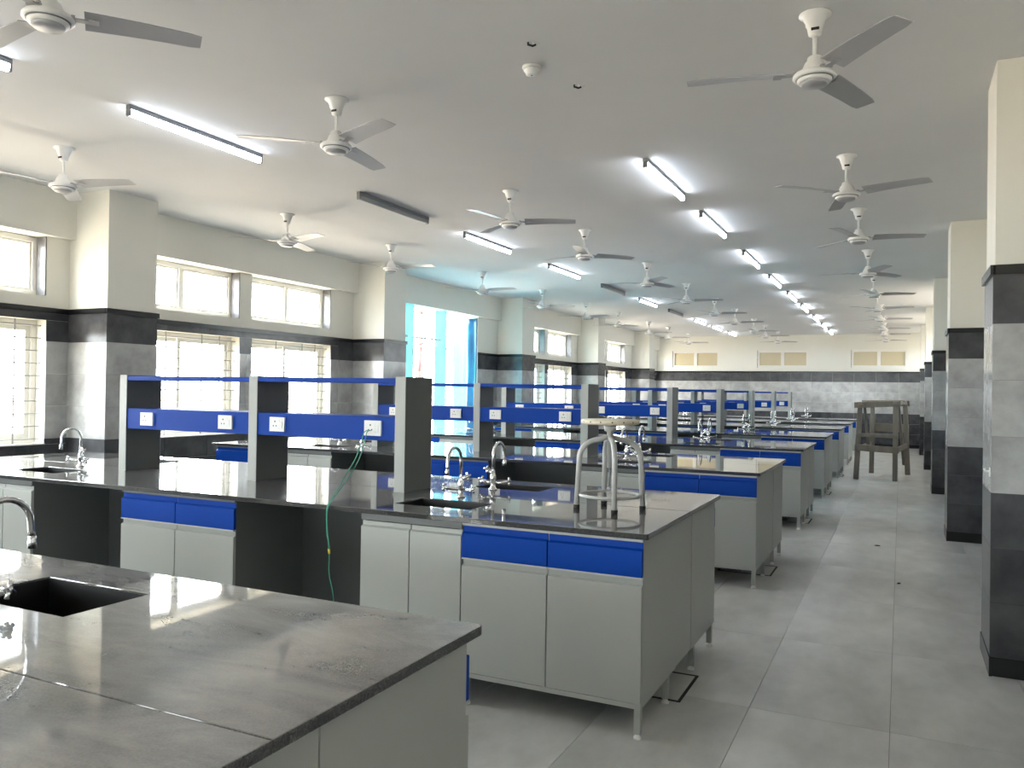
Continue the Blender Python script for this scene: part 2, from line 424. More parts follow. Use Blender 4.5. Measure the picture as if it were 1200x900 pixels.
def lower_window(a, b):
    z0, z1 = LO
    t = thing(wname(), (FX, (a+b)/2, z0), 'cream sliding window with a steel bar grille in the left wall', 'window', kind='structure')
    wd = b-a-.002; hh = z1-z0-.002; h = wd/2; s = .055
    f = MB().box(-.04, .04, -h, h, .001, s).box(-.04, .04, -h, h, hh-s, hh).box(-.04, .04, -h, -h+s, s, hh-s).box(-.04, .04, h-s, h, s, hh-s)
    obj('frame', cached(('lf', round(wd, 3)), lambda: f.mesh('frame', FRAMEW, .004)), t)
    for i, sg in enumerate((-1, 1)):
        c0, c1 = (-h+s, .03) if sg < 0 else (-.03, h-s); k = .045; x = -.02 if sg < 0 else .012
        sash = MB().box(x-.012, x+.012, c0, c1, s, s+k).box(x-.012, x+.012, c0, c1, hh-s-k, hh-s).box(x-.012, x+.012, c0, c0+k, s+k, hh-s-k).box(x-.012, x+.012, c1-k, c1, s+k, hh-s-k)
        so = obj('sash', cached(('lsash', round(wd, 3), sg), lambda: sash.mesh('sash', FRAMEW)), t)
        obj('pane', cached(('lpane', round(wd, 3), sg), lambda: MB().box(x-.002, x+.002, c0+k, c1-k, s+k, hh-s-k).mesh('pane', GLASS)), so)
    nb = 10
    bar = cached(('hbar', round(wd, 3)), lambda: MB().tube([(0, -h, 0), (0, h, 0)], .0065, 6).mesh('grille_bar', GRILLE))
    for i in range(nb): obj('grille_bar', bar, t, (.10, 0, .05+(hh-.1)*i/(nb-1)))
    vb = cached('vbar', lambda: MB().tube([(0, 0, 0), (0, 0, hh)], .0075, 6).mesh('grille_bar', GRILLE))
    for yy in (-h+.02, -h*.33, h*.33, h-.25): obj('grille_upright', vb, t, (.10, yy, 0))
    obj('sill_board', cached(('sill', round(wd, 3)), lambda: MB().box(.04, .19, -h, h, 0, .012).mesh('sill_board', FRAMEW)), t)
for a, b in BAYW:
    upper_window(a, b); lower_window(a, b)
for a, b in RWIN_ADDED:
    t = thing(wname(), (XR+.1, (a+b)/2, RZ[0]), 'unseen window added for light in the right wall behind the pillars', 'window', kind='structure')
    h = (b-a)/2-.001; hh = RZ[1]-RZ[0]; q = .05
    obj('frame', MB().box(-.03, .03, -h, h, .001, q).box(-.03, .03, -h, h, hh-q, hh-.001).box(-.03, .03, -h, -h+q, q, hh-q).box(-.03, .03, h-q, h, q, hh-q).box(-.03, .03, -.03, .03, q, hh-q).mesh('frame', FRAMEW), t)
    for c0, c1 in ((-h+q, -.03), (.03, h-q)): obj('pane', MB().box(-.002, .002, c0, c1, q, hh-q).mesh('pane', GLASS), t)
    portal_r(a, b, *RZ)
for a, b in FWIN_ADDED:
    t = thing(wname(), ((a+b)/2, YF-.1, FZ[0]), 'unseen window added for light in the wall behind the camera', 'window', kind='structure')
    h = (b-a)/2-.001; hh = FZ[1]-FZ[0]; q = .05
    obj('frame', MB().box(-h, h, -.03, .03, .001, q).box(-h, h, -.03, .03, hh-q, hh-.001).box(-h, -h+q, -.03, .03, q, hh-q).box(h-q, h, -.03, .03, q, hh-q).box(-.03, .03, -.03, .03, q, hh-q).mesh('frame', FRAMEW), t)
    for c0, c1 in ((-h+q, -.03), (.03, h-q)): obj('pane', MB().box(c0, c1, -.002, .002, q, hh-q).mesh('pane', GLASS), t)
    o = portal(a, b, *FZ); o.location = ((a+b)/2, YF-.23, (FZ[0]+FZ[1])/2); o.rotation_euler = (PI/2, 0, PI/2)
    o.data.size, o.data.size_y = b-a, FZ[1]-FZ[0]; o.rotation_euler = (PI/2, 0, 0)
# ---- high windows of the back wall
for a, b in BWIN:
    z0, z1 = BZ
    t = thing(wname(), ((a+b)/2, YB+.03, z0), 'white framed high window with two tan panes in the end wall', 'window', kind='structure')
    h = (b-a)/2-.001; hh = z1-z0-.001; s = .07
    obj('frame', cached('bf', lambda: MB().box(-h, h, -.02, .06, .001, s).box(-h, h, -.02, .06, hh-s, hh).box(-h, -h+s, -.02, .06, s, hh-s).box(h-s, h, -.02, .06, s, hh-s).mesh('frame', FRAMEW, .004)), t)
    obj('mullion', cached('bm', lambda: MB().box(-.05, .05, -.025, .06, s, hh-s).mesh('mullion', FRAMEW, .004)), t)
    for sg in (-1, 1):
        c0, c1 = (-h+s, -.05) if sg < 0 else (.05, h-s)
        obj('pane', cached(('bp', sg), lambda: MB().box(c0, c1, .03, .036, s, hh-s).mesh('pane', TAN)), t)
        obj('latch', cached('blatch', lambda: MB().box(-.07, .07, -.034, -.02, 0, .02).mesh('latch', FRAMEW, .002)), t, ((c0+c1)/2, 0, s-.03))
    obj('reveal_shadow_strip', cached('brs', lambda: MB().box(-h, -h+.02, -.03, -.021, .001, hh).mesh('reveal_strip', JAMB)), t)  # dark strip painted as the shadow line of the left reveal

# ---- tall open bay with fins, blue sheets and scaffold outside
for y in (11.28, 12.35):
    obj('opening_fin', MB().box(XO, XW, y, y+.03, OPENB[2]+.001, OPENB[3]-.001).mesh('opening_fin', PLASTER), wall_left)
obj('opening_rail', MB().box(XO+.1, XO+.13, OPENB[0], 11.28, 2.36, 2.40).box(XO+.1, XO+.13, 11.31, 12.35, 2.36, 2.39).mesh('opening_rail', FRAMEW), wall_left)
def sheet(name, pts_fn, nu, nv, m, label):
    vs = [pts_fn(i/nu, j/nv) for j in range(nv+1) for i in range(nu+1)]
    fs = [(j*(nu+1)+i, j*(nu+1)+i+1, (j+1)*(nu+1)+i+1, (j+1)*(nu+1)+i) for j in range(nv) for i in range(nu)]
    c = vs[0]
    mb = MB().add([(v[0]-c[0], v[1]-c[1], v[2]-c[2]) for v in vs], fs, 0, True)
    me = mb.mesh(name, m)
    o = obj(name, me, None, c, label=label, cat='tarpaulin')
    sd = o.modifiers.new('thickness', 'SOLIDIFY'); sd.thickness = .003
    return o
def fold(u, v, k, a): return a*math.sin(k*u*PI+1.3*math.sin(3*v))+.4*a*math.sin(2.3*k*u*PI+2*v)
sheet('tarpaulin', lambda u, v: (-8.35+fold(u, v, 9, .05), 14.35+1.9*u+.18*(1-v)*(1-u), -.4+3.9*v), 40, 10, TARPW, 'pale cyan sheet hanging in folds outside the open bay')
def plan(u):                     # line of the sheet in plan, from the wall outwards and along the opening
    P = [(-7.56, 10.32), (-8.12, 10.42), (-9.0, 11.55), (-9.0, 12.6)]
    t = u*3; i = min(int(t), 2); t -= i
    return P[i][0]+(P[i+1][0]-P[i][0])*t, P[i][1]+(P[i+1][1]-P[i][1])*t
sheet('tarpaulin', lambda u, v: (plan(u)[0]+fold(u, v, 9, .02), plan(u)[1]+fold(u, v, 11, .015), -.31+3.5*v), 36, 10, TARP, 'bright blue sheet added behind the second pillar to tint the open bay light')  # out of view, added to send cyan light into the bay
sheet('tarpaulin', lambda u, v: (-7.54+(plan(u)[0]+7.52)*v, plan(u)[1]*v+(10.34+2.9*u)*(1-v), 3.24+.03*math.sin(8*u+5*v)), 24, 12, TARP, 'bright blue sheet added as an unseen roof to tint the open bay light')  # unseen cover, added to block open sky and tint the fins
sheet('tarpaulin', lambda u, v: (XO+.005+.21*u, 13.535+.006*math.sin(13*v+5*u)-.012*math.sin(7*u), .14+2.72*v), 8, 20, TARPD, 'deep blue plastic sheet covering the far jamb of the open bay')
sheet('tarpaulin', lambda u, v: (-7.6-1.25*u, 10.2+3.8*v, -.36+.02*math.sin(9*u+4*v)+.012*math.sin(17*v)), 20, 24, TARP, 'bright blue sheet spread on the ground outside the open bay')
sc_ = thing('scaffold', (-9.0, 14.27, -.4), 'rusty red scaffold pole with couplers outside the open bay', 'scaffold')
obj('pole', MB().tube([(0, 0, 0), (0, 0, 4.2)], .045, 8).mesh('pole', PIPE), sc_)
obj('pole', MB().tube([(-.12, -.17, 0), (.1, .02, 4.2)], .018, 8).mesh('pole', PIPE), sc_)
obj('ledger', MB().tube([(.07, -1.3, 2.78), (.07, 2.2, 2.8)], .024, 8).mesh('ledger', STEELG), sc_)
for z in (2.2, 2.9, 3.55): obj('coupler', cached('coupler', lambda: MB().box(-.06, .06, -.1, .1, -.07, .07).mesh('coupler', PIPE, .02)), sc_, (0, 0, z))
ob = thing('cabinet', (-10, 17.82, -.4), 'small olive metal cabinet standing outdoors beyond the open bay', 'cabinet')
obj('body', MB().box(-.2, .2, -.17, .17, 0, 2.65).mesh('body', OLIVE, .01), ob)
obj('door', MB().box(.2, .22, -.14, .14, .1, 2.6).mesh('door', OLIVE, .005), ob)
obj('ground', MB().box(-140, 60, -110, 140, -.6, -.4).mesh('ground', GROUND), kind='structure', label='bright bare earth outside the windows', cat='ground')

# ================================================================== BENCHES
H = .895; TH = .025; BT = H-TH
XE, XL = -.964, -6.65
YN2, DEP, PIT = 3.3545, 1.553, 3.0522
NB = 8
XM = (XE+XL)/2
def row(k): return '%s bench' % ORD[k-1] if k > 1 else 'nearest bench'

# sink cut-outs, relative to bench centre (dx, dy)
SINKS = [('ra', -2.18, -.41, .445, .27), ('rb', -2.18, .45, .445, .27), ('la', -5.385, -.41, .445, .27), ('lb', -5.385, .45, .445, .27)]
YC2 = YN2+DEP/2
def slab_mesh(side):                 # side -1 near half, +1 far half; local origin at worktop centre, underside z=0
    y0, y1 = (-DEP/2, -.001) if side < 0 else (.001, DEP/2)
    xs = {XL-XM, XE-XM}; ys = {y0, y1}; hs = []
    for n, sx, sy, sw, sd in SINKS:
        if (sy < 0) == (side < 0):
            hs.append((sx-XM-sw/2, sx-XM+sw/2, sy-sd/2, sy+sd/2)); xs |= {hs[-1][0], hs[-1][1]}; ys |= {hs[-1][2], hs[-1][3]}
    xs = sorted(xs); ys = sorted(ys)
    bm = bmesh.new(); V = {}
    def v(x, y, z):
        k = (round(x, 4), round(y, 4), z)
        if k not in V: V[k] = bm.verts.new((x, y, z))
        return V[k]
    solid = lambda i, j: 0 <= i < len(xs)-1 and 0 <= j < len(ys)-1 and not any(h[0]-1e-5 < xs[i] < h[1]-1e-5 and h[2]-1e-5 < ys[j] < h[3]-1e-5 for h in hs)
    for i in range(len(xs)-1):
        for j in range(len(ys)-1):
            if not solid(i, j): continue
            a, b, c, d = xs[i], xs[i+1], ys[j], ys[j+1]
            bm.faces.new((v(a, c, TH), v(b, c, TH), v(b, d, TH), v(a, d, TH)))
            bm.faces.new((v(a, d, 0), v(b, d, 0), v(b, c, 0), v(a, c, 0)))
            if not solid(i-1, j): bm.faces.new((v(a, c, 0), v(a, c, TH), v(a, d, TH), v(a, d, 0)))
            if not solid(i+1, j): bm.faces.new((v(b, d, 0), v(b, d, TH), v(b, c, TH), v(b, c, 0)))
            if not solid(i, j-1): bm.faces.new((v(b, c, 0), v(b, c, TH), v(a, c, TH), v(a, c, 0)))
            if not solid(i, j+1): bm.faces.new((v(a, d, 0), v(a, d, TH), v(b, d, TH), v(b, d, 0)))
    bmesh.ops.recalc_face_normals(bm, faces=bm.faces)
    # round the outer corners in plan, then ease the arrises
    yo = y0 if side < 0 else y1
    ce = [e for e in bm.edges if abs(e.verts[0].co.z-e.verts[1].co.z) > .01 and abs(e.verts[0].co.y-yo) < 1e-4 and (abs(e.verts[0].co.x-(XE-XM)) < 1e-4 or abs(e.verts[0].co.x-(XL-XM)) < 1e-4)]
    bmesh.ops.bevel(bm, geom=ce, offset=.015, segments=3, affect='EDGES', profile=.5)
    es = [e for e in bm.edges if len(e.link_faces) == 2 and e.calc_face_angle(0) > .6 and abs(e.verts[0].co.z-e.verts[1].co.z) < .01]
    bmesh.ops.bevel(bm, geom=es, offset=.003, segments=2, affect='EDGES', profile=.5)
    me = bpy.data.meshes.new('slab'); bm.to_mesh(me); bm.free(); me.materials.append(GRANITE)
    return me
SLAB = (slab_mesh(-1), slab_mesh(1))

# ---- cabinets.  local: front at y=-d/2, floor z=0
CD = .595
def front_profile(z0, z1, lip):      # slab front with an inward slanting finger grip along its top edge
    y = -CD/2
    return [(y, z0), (y+.02, z0), (y+.02, z1), (y+.016, z1), (y+.016, z1-lip+.006), (y, z1-lip)]
def cab_parts(t, wd, kind):
    h = wd/2; y0, y1 = -CD/2, CD/2
    def body():
        if kind == 'sink':      # open carcass, the basins hang inside
            mb = MB().box(-h, -h+.018, y0+.022, y1, .16, BT).box(h-.018, h, y0+.022, y1, .16, BT).box(-h+.018, h-.018, y1-.012, y1, .16, BT).box(-h+.018, h-.018, y0+.022, y1-.012, .16, .178)
        else: mb = MB().box(-h, h, y0+.022, y1, .16, BT)
        mb.box(-h, -h+.018, y0+.019, y0+.022, .16, BT).box(h-.018, h, y0+.019, y0+.022, .16, BT)
        if kind == 'sink': mb.box(-h, h, y0+.004, y0+.022, .836, BT)
        else: mb.box(-h, h, y0+.004, y0+.022, .8555, BT)
        return mb.mesh('body', GREY if wd > .88 and wd < .89 else GREYS)  # inner units: occlusion shade put into the darker carcass colour
    obj('body', cached(('cb', kind, round(wd, 3)), body), t)
    obj('base_frame', cached(('bf', round(wd, 3)), lambda: MB().box(-h, h, y0+.002, y0+.03, .138, .16).box(-h, h, y1-.03, y1, .138, .16).box(-h, -h+.028, y0+.03, y1-.03, .138, .16).box(h-.028, h, y0+.03, y1-.03, .138, .16).mesh('base_frame', GREY)), t)
    g = .0025; iw = h-.0012
    for sg in (-1, 1):
        a, b = (-iw, -g) if sg < 0 else (g, iw)
        zt = .692 if kind != 'sink' else .83
        d = obj('door', cached(('door', kind, round(wd, 3), sg), lambda: MB().prism(front_profile(.162, zt, .028), a, b).mesh('door', GREY, .0015)), t)
        if kind != 'sink':
            dr = obj('drawer', cached(('drawer', round(wd, 3), sg), lambda: MB().prism(front_profile(.703, .852, .034), a, b).mesh('drawer', BLUE, .0015)), t)
            obj('edge_strip', cached(('estrip', round(wd, 3), sg), lambda: MB().box(a, b, y0-.002, y0+.02, .696, .7025).mesh('edge_strip', GREYL)), dr)
    leg = cached('leg', lambda: MB().box(-.015, .015, -.015, .015, .022, .138).mesh('leg', GREY, .002))
    foot = cached('foot', lambda: MB().lathe([(.019, 0), (.019, .008), (.012, .014), (.012, .023)], 12).mesh('foot', WHITE))
    for sx in (-1, 1):
        for yy in (y0+.035, y1-.105):
            l = obj('leg', leg, t, (sx*(h-.021), yy, 0)); obj('foot', foot, l)
# front units: (kind, x0, x1, phrase)
UNITS = [('drawer', -1.880, -.992, 'at the aisle end'), ('sink', -2.466, -1.882, 'under the aisle side sinks'), ('drawer', -4.228, -3.324, 'below the middle of the rack'),
         ('sink', -5.655, -5.072, 'under the window side sinks'), ('drawer', -6.60, -5.657, 'at the window end')]
PROT = {}
def place_cab(kind, x0, x1, yfront, flip, label):
    wd = round(x1-x0, 3); key = (kind, wd)
    loc = ((x0+x1)/2, yfront+CD/2 if not flip else yfront-CD/2, 0); rz = PI if flip else 0
    nm = 'drawer_cabinet' if kind == 'drawer' else 'sink_cabinet'
    if key not in PROT:
        t = thing(nm, loc, label, 'cabinet', 'bench cabinets', rz); cab_parts(t, wd, kind); PROT[key] = t; reg(t)
    else: copy_tree(PROT[key], loc, rz, label)

# ---- reagent rack, sockets
RX = -3.79
def make_rack(loc, label):
    t = thing('reagent_rack', loc, label, 'shelf rack', 'reagent racks on the benches')
    ux = [-.035+1.19-.0, .025, -1.185]       # upright centres
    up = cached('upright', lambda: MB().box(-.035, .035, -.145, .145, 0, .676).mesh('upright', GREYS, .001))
    eb = cached('pale_edge_mesh', lambda: MB().box(-.035, .035, -.15, -.1452, 0, .676).box(-.035, .035, .1452, .15, 0, .676).mesh('pale_edge', GREY, .001))  # edge faces in a paler grey than the upright sides
    for x in ux: obj('pale_edge', eb, obj('upright', up, t, (x, 0, 0)))
    for a, b in ((ux[1]+.036, ux[0]-.036), (ux[2]+.036, ux[1]-.036)):
        k = round(b-a, 3)
        obj('top_shelf', cached(('ts', k), lambda: MB().box(-k/2, k/2, -.145, .145, .638, .668).mesh('top_shelf', BLUE, .002)), t, ((a+b)/2, 0, 0))
        bx = obj('service_box', cached(('sb', k), lambda: MB().box(-k/2, k/2, -.142, .142, .297, .44).mesh('service_box', BLUE, .002)), t, ((a+b)/2, 0, 0))
    pl = cached('plate', socket_mesh); sw = cached('switch', lambda: MB().box(-.011, .011, -.004, 0, -.02, .02).mesh('switch', WHITE, .0015))
    for x in SOCKX:
        s = obj('socket', pl, t, (x-RX, -.142, .37)); obj('switch', sw, s, (.033, -.013, -.004))
    return t
SOCKX = [-4.732, -4.0, -3.558, -2.825]
def socket_mesh():
    mb = MB().box(-.06, .06, -.013, 0, -.045, .045, 0)
    for x, z, r in ((-.016, .018, .0055), (-.028, -.01, .0045), (-.005, -.01, .0045)):
        n = 10; mb.add([(x+r*math.cos(2*PI*k/n), -.0135, z+r*math.sin(2*PI*k/n)) for k in range(n)], [tuple(range(n))], 1)
    mb.box(.02, .0205, -.0134, -.013, -.03, .03, 1)
    return mb.mesh('socket', [WHITE, DARK])

# ---- swan neck laboratory tap
def tap_meshes():
    d = {}
    d['base'] = MB().lathe([(.026, 0), (.026, .006), (.016, .014), (.014, .05), (.018, .056), (.018, .085), (.013, .092), (.011, .12)], 16).mesh('tap_body', CHROME)
    pts = [(0, 0, .11), (0, 0, .208)]
    for i in range(1, 13):
        a = PI*i/12; pts.append((0, -.075+.075*math.cos(a), .208+.075*math.sin(a)))
    pts += [(0, -.152, .185), (0, -.155, .165)]
    d['spout'] = MB().tube(pts, .0095, 10).mesh('spout', CHROME)
    d['nozzle'] = MB().lathe([(.012, .0), (.012, .02), (.010, .026), (.011, .034)], 12, (0, -.155, .135)).mesh('nozzle', CHROME)
    arm = MB().tube([(.01, 0, .045), (.05, -.006, .045), (.078, -.02, .05), (.086, -.026, .052)], [.009, .009, .012, .010], 10)
    d['arm'] = arm.mesh('side_arm', CHROME)
    cr = MB()
    for a in range(4):
        q = a*PI/2+.4; dv = Vector((-.18*math.cos(q), math.cos(q)*.6, math.sin(q)))
        dv = Vector((math.cos(q)*.35, math.cos(q)*.75, math.sin(q))).normalized()
        cr.tube([Vector((.094, -.031, .054)), Vector((.094, -.031, .054))+dv*.024], [.006, .007], 8)
    cr.tube([(.084, -.025, .052), (.102, -.036, .056)], .008, 10)
    d['knob'] = cr.mesh('cross_handle', CHROME)
    d['upper'] = MB().tube([(0, 0, .10), (.03, -.012, .112), (.045, -.018, .118)], [.012, .012, .014], 10).mesh('upper_valve', CHROME)
    c2 = MB()
    for a in range(4):
        q = a*PI/2+.3; dv = Vector((math.cos(q)*.35, math.cos(q)*.75, math.sin(q))).normalized(); c = Vector((.054, -.022, .121))
        c2.tube([c, c+dv*.022], [.006, .007], 8)
    c2.tube([(.045, -.018, .118), (.062, -.025, .124)], .008, 10)
    d['knob2'] = c2.mesh('cross_handle', CHROME)
    return d
TAPM = tap_meshes()
TAP0 = []
def place_tap(loc, rz, label):
    if not TAP0:
        t = thing('swan_neck_tap', loc, label, 'tap', 'laboratory taps', rz); TAP0.append(t)
        obj('tap_body', TAPM['base'], t); s = obj('spout', TAPM['spout'], t); obj('nozzle', TAPM['nozzle'], s)
        a = obj('side_arm', TAPM['arm'], t); obj('cross_handle', TAPM['knob'], a)
        b = obj('side_arm', TAPM['arm'], t); b.scale = (-1, 1, 1); obj('cross_handle', TAPM['knob'], b)
        u = obj('upper_valve', TAPM['upper'], t); obj('cross_handle', TAPM['knob2'], u)
        reg(t)
    else: copy_tree(TAP0[0], loc, rz, label)
def sink_mesh():
    a, b, c, d = -.2215, .2215, -.134, .134; z0 = -.2
    mb = MB(); k = .006
    mb.box(a, b, c, d, z0-k, z0); mb.box(a, a+k, c, d, z0, .021); mb.box(b-k, b, c, d, z0, .021); mb.box(a+k, b-k, c, c+k, z0, .021); mb.box(a+k, b-k, d-k, d, z0, .021)
    return mb.mesh('basin', SINKM)
SINKB = sink_mesh()
DRAIN = MB().lathe([(.03, 0), (.03, .004), (.012, .003)], 16).mesh('drain', STEELG)

SIDE = {'ra': 'near side sink by the aisle', 'rb': 'far side sink by the aisle', 'la': 'near side sink by the windows', 'lb': 'far side sink by the windows'}
RACK0 = []
for k in range(1, NB+1):
    yn = YN2+PIT*(k-2); yc = yn+DEP/2; yf = yn+DEP; rn = row(k)
    wt = thing('granite_worktop', (XM, yc, H-TH), 'long polished grey granite worktop of the %s from the camera' % rn if k > 1 else 'polished grey granite worktop of the nearest bench, bottom left corner', 'worktop', 'granite worktops')
    obj('slab', SLAB[0], wt); obj('slab', SLAB[1], wt)
    for kind, x0, x1, ph in UNITS:
        if k == 1 and x1 < -2.5: continue
        nm = 'grey cabinet with two blue drawers' if kind == 'drawer' else 'plain grey two door cabinet'
        place_cab(kind, x0, x1, yn+.02, False, '%s %s, near side, %s' % (nm, ph, rn))
    for kind, x0, x1, ph in UNITS:
        nm = 'grey cabinet with blue drawers' if kind == 'drawer' else 'plain grey two door cabinet'
        place_cab(kind, x0, x1, yf-.02, True, '%s %s, far side, %s' % (nm, ph, rn))
    fp = obj('filler_panel', cached('fill', lambda: MB().box(0, .02, 0, .262, .14, BT).mesh('filler_panel', GREY, .0015)), None, (-1.014, yn+.02+CD+.002, 0), label='narrow grey end panel between two cabinets of the %s' % rn, cat='panel', group='end panels')
    fp.scale.y = (DEP-.04-2*CD-.004)/.262
    obj('light_block_plinth', cached('plinth', lambda: MB().box(-6.55, -1.2, 0, .016, .001, .136).box(-6.55, -1.2, .246, .262, .001, .136).mesh('light_block_plinth', GREYD)), None, (0, yn+.02+CD+.0, 0), label='dark plinth added to block light under the %s' % rn, cat='panel', group='added light-blocking plinths')  # unseen strips, added to stop light passing under the bench
    if k > 1:
        for x0, x1, ph in ((-3.322, -2.468, 'nearer the aisle'), (-5.07, -4.23, 'nearer the windows')):
            obj('knee_space_panel', cached(('knee', round(x1-x0, 3)), lambda: MB().box(0, x1-x0, 0, .018, .005, BT).mesh('knee_space_panel', GREYD)), None, (x0, yn+.02+CD-.02, 0), label='shade-darkened back panel of the knee space of the %s, %s' % (rn, ph), cat='panel', group='knee space panels')
        lab = 'blue and grey reagent rack standing on the %s' % rn
        if not RACK0: RACK0.append(make_rack((RX, yc-.011, H), lab)); reg(RACK0[0])
        else: copy_tree(RACK0[0], (RX, yc-.011, H), None, lab)
    for n, sx, sy, sw, sd in SINKS:
        if k == 1 and n != 'rb': continue
        s = thing('sink', (sx, yc+sy, H-TH), 'black %s of the %s' % (SIDE[n], rn), 'sink', 'bench sinks')
        obj('basin', SINKB, s); obj('drain', DRAIN, s, (0, 0, -.2))
        ty = yc-.145 if n[1] == 'a' else yc+.255
        tx = sx-.05
        place_tap((tx, ty, H), 0 if n[1] == 'a' else PI, 'chrome swan neck tap at the %s of the %s' % (SIDE[n], rn))
    if 2 <= k <= 6:
        ht = thing('floor_hatch', (-1.17, yn+.75, 0), 'dark rimmed floor hatch under the aisle end of the %s' % rn, 'hatch', 'floor hatches')
        obj('rim', cached('hrim', lambda: MB().box(-.22, .22, -.205, -.19, 0, .003).box(-.22, .22, .19, .205, 0, .003).box(-.22, -.205, -.19, .19, 0, .003).box(.205, .22, -.19, .19, 0, .003).mesh('rim', DARK)), ht)
        obj('cover', cached('hcov', lambda: MB().box(-.203, .203, -.188, .188, 0, .002).mesh('cover', FLOOR_T)), ht)

# ---- wires from the socket above the second bench
def wire(name, pts, r, m, parent): return obj(name, MB().tube(pts, r, 6).mesh(name, m), parent)
wr = thing('electric_wire', (-2.85, YC2-.155, 1.25), 'thin green electric wire hanging from a socket over the bench edge', 'wire')
ox, oy, oz = wr.location
def smooth(pts, n=6):
    P = [Vector(p) for p in pts]; out = []
    for i in range(len(P)-1):
        a, b, c, d = P[max(i-1, 0)], P[i], P[i+1], P[min(i+2, len(P)-1)]
        for j in range(n):
            t = j/n; out.append(.5*((2*b)+(c-a)*t+(2*a-5*b+4*c-d)*t*t+(3*b-a-3*c+d)*t**3))
    return out+[P[-1]]
w1 = [(-2.853, 3.955, 1.252), (-2.862, 3.93, 1.235), (-2.885, 3.935, 1.17), (-2.873, 3.87, 1.09), (-2.82, 3.70, 1.0), (-2.71, 3.45, .915), (-2.652, 3.345, .902), (-2.652, 3.333, .86), (-2.648, 3.335, .76), (-2.632, 3.335, .66), (-2.63, 3.335, .545), (-2.60, 3.335, .42), (-2.605, 3.335, .2), (-2.59, 3.33, .01)]
w2 = [(-2.83, 3.955, 1.252), (-2.84, 3.93, 1.24), (-2.86, 3.935, 1.17), (-2.845, 3.86, 1.08), (-2.80, 3.70, .99), (-2.70, 3.45, .915), (-2.645, 3.345, .902), (-2.647, 3.331, .86), (-2.643, 3.333, .76), (-2.63, 3.335, .68)]
for p in (w1, w2): wire('strand', [(a-ox, b-oy, c-oz) for a, b, c in smooth(p)], .0028, GREENW, wr)
obj('tape', MB().tube([(-2.634-ox, 3.335-oy, .675-oz), (-2.632-ox, 3.335-oy, .65-oz)], .006, 8).mesh('tape', YELLOW), wr)

# ---- round steel stool standing on the second bench
st = thing('lab_stool', (-1.348, 3.975, H), 'grey tubular steel stool with round cream seat on the second bench', 'stool')
FEET = [(-.157, -.06), (.078, -.151), (.158, .064), (-.079, .146)]
obj('seat', MB().lathe([(.13, .438), (.148, .442), (.150, .448), (.150, .460), (.146, .464)], 32).mesh('seat', SEATM), st)
hb = MB()
for q in range(16):
    a = 2*PI*q/16; c = Vector((.1503*math.cos(a), .1503*math.sin(a), .453)); tt = Vector((-math.sin(a), math.cos(a), 0))
    hb.add([c+tt*.004*math.cos(x)+Vector((0, 0, .004*math.sin(x))) for x in [2*PI*i/8 for i in range(8)]], [tuple(range(8))])
obj('rim_holes', hb.mesh('rim_holes', DARK), st)
for fx, fy in FEET:
    r0 = math.hypot(fx, fy); ux, uy = fx/r0, fy/r0
    pts = [(fx, fy, .018), (fx*.93, fy*.93, .26)]
    for i in range(1, 10):
        a = PI/2*i/9; rr = r0*.93-.105*(1-math.cos(a)); pts.append((ux*rr, uy*rr, .26+.10*math.sin(a)))
    pts.append((ux*.012, uy*.012, .372))
    l = obj('leg', MB().tube(pts, .0138, 10).mesh('leg', METAL), st)
    obj('rubber_cap', MB().lathe([(.0165, 0), (.0165, .022)], 12, (fx, fy, 0)).mesh('rubber_cap', RUBBER), l)
obj('foot_ring', MB().tube([(.152*math.cos(2*PI*i/32), .152*math.sin(2*PI*i/32), .075) for i in range(32)], .0085, 8, closed=True).mesh('foot_ring', METAL), st)
obj('screw_sleeve', MB().lathe([(.017, .215), (.017, .40), (.03, .405), (.03, .438)], 14).mesh('screw_sleeve', METAL), st)
obj('screw_rod', MB().lathe([(.006, .12), (.006, .216)], 10).mesh('screw_rod', STEELG), st)

# ---- old wooden trestle in the aisle
tr = thing('wooden_trestle', (-.3, 16.5, 0), 'rough weathered wooden trestle standing in the aisle by the far pillars', 'trestle')
tx, ty = -.3, 16.5
def beam(name, p, q, wd, dp, parent=tr):
    p = Vector(p)-Vector((tx, ty, 0)); q = Vector(q)-Vector((tx, ty, 0)); d = (q-p); L_ = d.length; d.normalize()
    up = Vector((0, 0, 1)) if abs(d.z) < .9 else Vector((0, 1, 0))
    a = d.cross(up).normalized(); b = a.cross(d).normalized()
    vs = []
    for t, pt in ((0, p), (1, q)):
        for sa, sb in ((-1, -1), (1, -1), (1, 1), (-1, 1)):
            j = Vector((random.uniform(-.006, .006) for _ in range(3)))
            vs.append(pt+a*sa*wd/2+b*sb*dp/2+j)
    mb = MB().add(vs, [(0, 1, 2, 3), (4, 7, 6, 5), (0, 4, 5, 1), (1, 5, 6, 2), (2, 6, 7, 3), (3, 7, 4, 0)])
    return obj(name, mb.mesh(name, WOOD, .006), parent)
FLx, FRx, BLx, BRx, FY, BY = -.69, -.08, -.50, .115, 15.8, 17.2
beam('leg', (FLx-.02, FY, 0), (FLx+.04, FY+.02, 1.36), .085, .09); beam('leg', (FRx, FY, 0), (FRx-.0, FY+.02, 1.37), .09, .09)
beam('leg', (BLx, BY, 0), (BLx+.01, BY-.02, 1.36), .08, .08); beam('leg', (BRx+.02, BY, 0), (BRx-.04, BY-.02, 1.38), .085, .08)
beam('top_rail', (FLx-.06, FY-.04, 1.33), (FRx+.08, FY-.03, 1.37), .05, .10); beam('top_rail', (BLx-.06, BY, 1.34), (BRx+.04, BY, 1.37), .05, .10)
